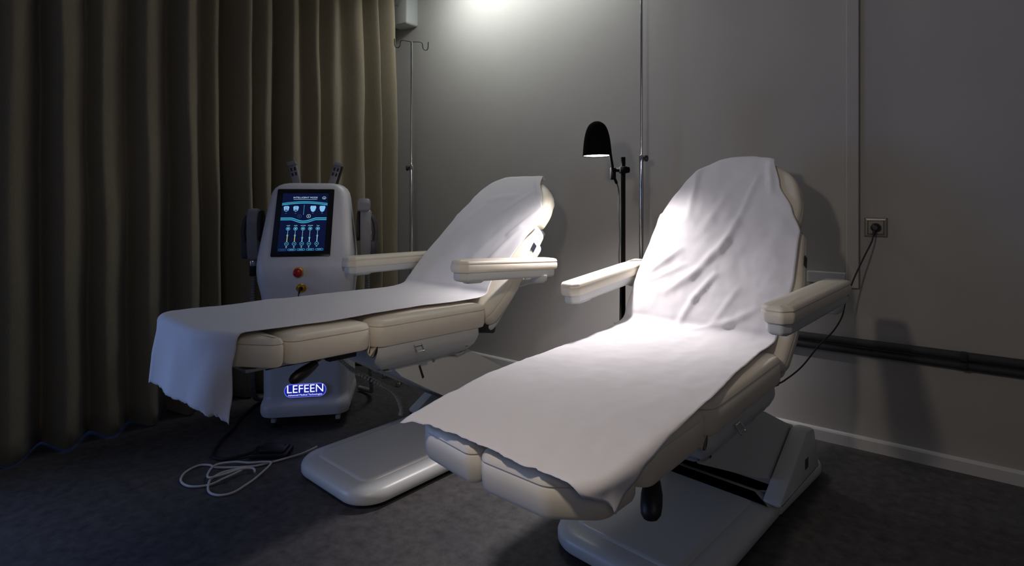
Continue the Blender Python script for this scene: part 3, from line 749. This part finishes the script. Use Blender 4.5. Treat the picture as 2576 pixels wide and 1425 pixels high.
# side holders and the two upright grips at the back
for sx in (-1, 1):
    bm = bmesh.new(); add_box(bm, (sx * .212, .17, .735), (.03, .10, .05), .006); link('side_holder', bm, M['plastic'], mr)
for sx, ln in ((-.095, .10), (.095, -.10)):
    R = Matrix.Rotation(-ln * 2.6, 3, 'Y') @ Matrix.Rotation(-.25, 3, 'X')
    cc_ = Vector((sx, .262, 1.20)); bm = bmesh.new()
    add_box(bm, cc_, (.042, .024, .15), .009, R)
    add_box(bm, cc_ + R @ Vector((0, -.010, .078)), (.046, .05, .018), .006, R)
    g = link('rear_grip', bm, M['grey'], mr)
    bm = bmesh.new()
    for a in (-.009, .009):
        for b in (.020, .048): add_box(bm, cc_ + R @ Vector((a, -.0115, b)), (.009, .003, .018), 0, R)
    if sx > 0: add_box(bm, cc_ + R @ Vector((.024, .004, 0)), (.010, .028, .15), .003, R)
    link('grip_slot', bm, M['black'], g, smooth=False)

# handpieces hanging on the sides
def handpiece(side, label, dz=0.0, dy=0.0):
    r = empty('handpiece', (-2.401, 1.513, 0), radians(47.1)); tag(r, label, 'handpiece', 'handpieces on the machine sides')
    x0 = side * (.245 if side < 0 else .236)
    def m3(a, b, c): return Vector((x0 + side * c, .17 + dy + a, .90 + dz + b))
    bm = bmesh.new(); ol = rpoly([(-.032, -.115), (.032, -.115), (.045, -.03), (.050, .08), (.030, .145), (-.030, .145), (-.050, .08), (-.045, -.03)], [.02, .02, .04, .05, .03, .03, .05, .04], 5)
    slab(bm, ol, .045, lambda a, b, c: m3(a, b, c * 1.25), .014); link('paddle', bm, M['grey'], r)
    bm = bmesh.new(); slab(bm, rpoly([(-.05, -.02), (.05, -.02), (.052, .08), (.03, .135), (-.03, .135), (-.052, .08)], .03, 5), .012, lambda a, b, c: m3(a, b, c - .014), .004); link('treatment_face', bm, M['black'], r)
    bm = bmesh.new(); add_box(bm, m3(0, -.062, .062), (.044, .052, .085), .009); link('grip_block', bm, M['dgrey'], r)
    bm = bmesh.new(); add_tube(bm, catmull([m3(0, -.03, .074), m3(0, .03, .080), m3(0, .085, .070), m3(0, .112, .050), m3(0, .118, .030)], 8), .0115, 12); link('handle', bm, M['dgrey'], r)
    if side > 0:
        bm = bmesh.new(); slab(bm, rpoly([(-.04, .135), (.04, .135), (.045, .175), (.025, .20), (-.025, .20), (-.045, .175)], .014, 5), .06, lambda a, b, c: m3(a, b, c - .01), .012); link('head_cap', bm, M['grey'], r)
        bm = bmesh.new(); add_tube(bm, catmull([m3(-.012, .0, .052), m3(-.012, .03, .054)], 4), .006, 10); link('chrome_pin', bm, M['chrome'], r)
    bm = bmesh.new(); add_lathe(bm, [(.017, -.030), (.018, -.026), (.018, -.004), (.016, 0)], m3(0, -.112, .035), 20); link('collar', bm, M['chrome'], r)
    bm = bmesh.new(); add_lathe(bm, [(.012, -.055), (.016, -.045), (.016, 0)], m3(0, -.140, .035), 18); link('strain_relief', bm, M['black'], r)
    P = [m3(0, -.185, .035), m3(0, -.30, .036), m3(.01, -.45, .034), m3(.02, -.62, .04), m3(.05, -.76, .05), m3(.11, -.84, .05), m3(.19, -.868, .03), m3(.27, -.88, -.03)]
    P = [Vector((q.x, q.y, max(.018, q.z))) for q in P]
    path = catmull(P, 40); n = len(path)
    bm = bmesh.new(); add_tube(bm, path, lambda t: .0120 + .0014 * sin(t * n * 2 * pi / 4), 10); link('ribbed_hose', bm, M['hose'], r)
    return r
handpiece(-1, 'grey handpiece with dark handle on the curtain side of the machine')
handpiece(1, 'grey handpiece with capped head on the machine side nearest the left chair', -.005, .04)

# ------------------------------------------------------------------ floor cables and pedal
pd = empty('foot_pedal', (-2.250, 1.262, 0), radians(40))
tag(pd, 'flat black foot pedal on the floor between the curtain and the left chair base', 'foot pedal')
bm = bmesh.new(); add_box(bm, (0, 0, .012), (.155, .09, .022), .006); link('pedal_base', bm, M['black'], pd)
bm = bmesh.new(); add_box(bm, (.012, 0, .030), (.105, .075, .014), .005, Matrix.Rotation(.06, 3, 'Y')); add_lathe(bm, [(.004, 0), (.003, .003)], (.05, .02, .036), 10); link('treadle', bm, M['black'], pd)
Rz = Matrix.Rotation(-radians(40), 3, 'Z'); oo = Vector((-2.250, 1.262, 0))
pth = catmull([(-2.30, 1.22, .016), (-2.335, 1.135, .010), (-2.378, 1.10, .008), (-2.43, 1.10, .007), (-2.50, 1.15, .007), (-2.558, 1.201, .007), (-2.647, 1.298, .007), (-2.72, 1.36, .007), (-2.80, 1.45, .007), (-2.875, 1.55, .007), (-2.885, 1.66, .007), (-2.83, 1.76, .007), (-2.76, 1.82, .007)], 10)
bm = bmesh.new(); add_tube(bm, [Rz @ (q - oo) for q in pth], .0068, 8); link('pedal_cable', bm, M['rubber'], pd)

wc = [(-2.128, 1.40, .020), (-2.145, 1.329, .008), (-2.178, 1.215, .006), (-2.200, 1.160, .006), (-2.250, 1.108, .006), (-2.310, 1.062, .006), (-2.355, 1.052, .006), (-2.385, 1.022, .006), (-2.365, .965, .006), (-2.306, .926, .006), (-2.235, .930, .006), (-2.188, .978, .007),
      (-2.178, 1.03, .015), (-2.185, 1.085, .015), (-2.197, 1.118, .013), (-2.215, 1.118, .010), (-2.24, 1.06, .009), (-2.235, 1.02, .009), (-2.205, .985, .010), (-2.14, .955, .006), (-2.085, .965, .006), (-2.062, 1.005, .006), (-2.078, 1.06, .006), (-2.105, 1.12, .006), (-2.155, 1.205, .012), (-2.185, 1.195, .014),
      (-2.225, 1.150, .016), (-2.275, 1.115, .018), (-2.315, 1.060, .015), (-2.26, 1.005, .017), (-2.22, .995, .018), (-2.20, 1.04, .020), (-2.19, 1.10, .020), (-2.165, 1.135, .016), (-2.14, 1.13, .010)]
bm = bmesh.new(); add_tube(bm, catmull(wc, 10), .0042, 8)
tag(link('power_cable', bm, M['cablew']), 'looped white power cable on the floor beside the left chair base', 'cable')

# ------------------------------------------------------------------ drip stands
def drip_stand(x, y, ztop, zj, rot, label, knob_dir):
    r = empty('drip_stand', (x, y, 0), rot); tag(r, label, 'drip stand', 'chrome drip stands')
    bm = bmesh.new(); add_tube(bm, [(0, 0, .06), (0, 0, zj)], .0115, 18); add_lathe(bm, [(.0125, 0), (.0125, .03), (.008, .036)], (0, 0, zj - .03), 18); link('lower_tube', bm, M['chrome'], r)
    bm = bmesh.new(); add_tube(bm, [(0, 0, zj), (0, 0, ztop)], .0062, 14); link('upper_tube', bm, M['chrome'], r)
    bm = bmesh.new(); k = Vector((cos(knob_dir - rot), sin(knob_dir - rot), 0))
    Rk = k.to_track_quat('Z', 'Y').to_matrix(); add_lathe(bm, [(.006, .008), (.007, .016), (.015, .017), (.0165, .022), (.0165, .030), (.012, .033)], (0, 0, zj - .012), 12, Rk); link('locking_knob', bm, M['black'], r)
    for sg in (-1, 1):
        bm = bmesh.new(); pts = [(sg * .0, 0, ztop), (sg * .05, 0, ztop + .004), (sg * .066, 0, ztop - .004), (sg * .070, 0, ztop - .030), (sg * .079, 0, ztop - .042), (sg * .092, 0, ztop - .042), (sg * .101, 0, ztop - .030), (sg * .103, 0, ztop + .008)]
        add_tube(bm, catmull(pts, 6), .0031, 8); link('hook', bm, M['dsteel'], r)
    bm = bmesh.new(); add_lathe(bm, [(.02, .05), (.022, .06), (.022, .085), (.014, .092)], (0, 0, 0), 18)
    for q in range(5):
        a = 2 * pi * q / 5 + .3; d = Vector((cos(a), sin(a), 0)); add_tube(bm, [d * .015 + Vector((0, 0, .072)), d * .12 + Vector((0, 0, .052)), d * .165 + Vector((0, 0, .028))], .008, 8)
        add_lathe(bm, [(.012, 0), (.014, .004), (.014, .02), (.010, .026)], d * .165, 12)
    link('stand_base', bm, M['chrome'], r); return r
drip_stand(-2.552, 2.330, 2.056, 1.296, radians(37) + .35, 'thin chrome drip stand with twin hooks beside the curtain', radians(37) + pi)
drip_stand(-1.202, 2.665, 2.32, 1.312, radians(37), 'tall chrome drip stand beside the black lamp, its top out of view', radians(37))

# ------------------------------------------------------------------ black floor lamp
LX, LY = -1.098, 2.244
lp = empty('floor_lamp', (LX, LY, 0), radians(37.4))
tag(lp, 'black floor lamp with bell shade shining over the right chair', 'lamp')
bm = bmesh.new(); add_lathe(bm, [(.0, .001), (.088, .001), (.092, .006), (.088, .016), (.02, .022), (.0, .022)], (0, -.0, 0), 36, cap0=False, cap1=False); link('lamp_base', bm, M['lamp'], lp)
bm = bmesh.new(); add_box(bm, (0, 0, .648), (.0175, .0175, 1.254), .002); link('pole', bm, M['lamp'], lp, smooth=False)
bm = bmesh.new()
add_box(bm, (0, 0, 1.2185), (.034, .030, .030), .004); add_tube(bm, [(-.045, 0, 1.2185), (.014, 0, 1.2185)], .009, 12); add_lathe(bm, [(.007, .012), (.013, .014), (.013, .026), (.010, .028)], (0, 0, 1.2185), 16, Matrix.Rotation(pi / 2, 3, 'Y'))
add_box(bm, (-.045, 0, 1.203), (.024, .022, .055), .005); link('clamp', bm, M['lamp'], lp)
bm = bmesh.new(); add_tube(bm, catmull([(-.046, -.008, 1.2125), (-.052, -.022, 1.236), (-.059, -.036, 1.262), (-.064, -.040, 1.284)], 6), .0065, 12); add_tube(bm, [(-.040, 0, 1.186), (-.028, 0, 1.158)], .006, 10); link('swing_arm', bm, M['lamp'], lp)
bm = bmesh.new(); add_tube(bm, catmull([(-.028, 0, 1.160), (-.020, -.004, 1.12), (-.021, -.006, 1.02), (-.017, -.008, .92), (-.020, -.008, .84), (-.014, -.006, .738), (-.015, -.004, .5), (-.016, -.002, .2), (-.03, 0, .03)], 8), .0030, 8); link('lamp_cord', bm, M['rubber'], lp)
HC = Vector((-.114, 0, 1.2795)); tilt = Matrix.Rotation(radians(-1.6), 3, 'X') @ Matrix.Rotation(radians(-.6), 3, 'Y')
aim = Matrix.Rotation(radians(-4.3), 3, 'X') @ Matrix.Rotation(radians(-2.5), 3, 'Y')
prof = [(r_ * .935, z_ * .935) for r_, z_ in ((.0715, 0), (.0690, .003), (.0675, .010), (.0655, .035), (.0625, .065), (.0575, .095), (.0490, .125), (.0370, .147), (.0200, .160), (.010, .1635), (.002, .1645))]
prof = [(q.x, q.y) for q in catmull([Vector((a_, b_, 0)) for a_, b_ in prof], 4)]
bm = bmesh.new(); add_lathe(bm, prof, HC, 48, tilt, cap0=False); add_lathe(bm, [(.0669, 0), (.0659, -.001), (.0622, .003)], HC, 48, tilt, False, False); sh = link('lamp_shade', bm, M['lamp'], lp)
bm = bmesh.new(); add_lathe(bm, [(max(.002, r - .004), z + .002 if z < .13 else z - .006) for r, z in prof[3:]], HC, 48, tilt, cap0=False); link('shade_lining', bm, M['lampin'], sh)
bm = bmesh.new(); add_lathe(bm, [(.004, .070), (.020, .071), (.040, .078), (.046, .088), (.040, .102), (.018, .122), (.012, .14)], HC, 28, tilt); link('bulb', bm, M['bulb'], lp)

# linear ceiling light close to the back wall (above the frame)
dl = empty('linear_ceiling_light', (-2.05, 2.52, ZC)); tag(dl, 'long slim ceiling light washing the back wall above the left chair', 'ceiling light')
bm = bmesh.new(); add_box(bm, (0, 0, -.02), (1.34, .07, .04), .006); link('light_housing', bm, M['plastic'], dl)
bm = bmesh.new(); add_box(bm, (0, 0, -.042), (1.28, .045, .006), .002); link('diffuser', bm, M['downl'], dl)

# ------------------------------------------------------------------ lights
def light(name, kind, loc, power, color, **kw):
    d = bpy.data.lights.new(name, kind); d.energy = power; d.color = color
    for k, v in kw.items(): setattr(d, k, v)
    o = bpy.data.objects.new(name, d); COL.objects.link(o); o.location = loc; return o
R37 = Matrix.Rotation(radians(37.4), 3, 'Z')
bl = Vector((LX, LY, 0)) + R37 @ (HC + tilt @ Vector((0, 0, .046)))
o = light('lamp_light', 'SPOT', bl, 53.0, (1, .93, .95), shadow_soft_size=.026, spot_size=radians(146), spot_blend=1.0)
o.rotation_euler = (R37 @ aim).to_euler()
o = light('linear_light', 'AREA', (-2.05, 2.53, 2.605), 6.5, (.95, 1, .98), shape='RECTANGLE', size=1.2, size_y=.05)
o.rotation_euler = (radians(32), 0, 0)
o = light('linear_light_core', 'AREA', (-2.38, 2.53, 2.605), 2.8, (.95, 1, .98), shape='RECTANGLE', size=.3, size_y=.05)
o.rotation_euler = (radians(32), 0, 0)
o = light('window_light', 'AREA', (XL + .04, -.80, .86), 21, (.33, .50, 1.0), shape='RECTANGLE', size=1.3, size_y=1.4)
o.rotation_euler = (0, radians(-90), 0)
o = light('room_light', 'SPOT', (-.612, .413, 1.47), 17, (1, .86, .73), shadow_soft_size=.04, spot_size=radians(150), spot_blend=.55)
o.rotation_euler = (Vector((-.12, 2.8, .60)) - o.location).to_track_quat('-Z', 'Y').to_euler()

o = light('added_fill_right', 'AREA', (1.35, -1.5, 2.35), 4, (1, .86, .74), shape='DISK', size=.8)  # weak warm fill added to lift the chair's near side, no fixture behind it
o.rotation_euler = (Vector((-.6, 1.4, .5)) - o.location).to_track_quat('-Z', 'Y').to_euler()

wd = bpy.data.worlds.new('World'); SC.world = wd; wd.use_nodes = True
wd.node_tree.nodes['Background'].inputs[0].default_value = (.5, .55, .7, 1); wd.node_tree.nodes['Background'].inputs[1].default_value = .01

# ------------------------------------------------------------------ camera
cd = bpy.data.cameras.new('Camera'); cam = bpy.data.objects.new('Camera', cd); COL.objects.link(cam)
cam.location = (0, 0, 1.08); cam.rotation_euler = (radians(90), 0, radians(37.37))
cd.sensor_fit = 'HORIZONTAL'; cd.sensor_width = 36; cd.lens = 1400 / 2576 * 36; cd.shift_y = -(712.5 - 507) / 2576; cd.clip_start = .02
SC.camera = cam
vs = SC.view_settings; vs.view_transform = 'Standard'; vs.look = 'None'; vs.gamma = 1; vs.use_curve_mapping = False; vs.exposure = 0
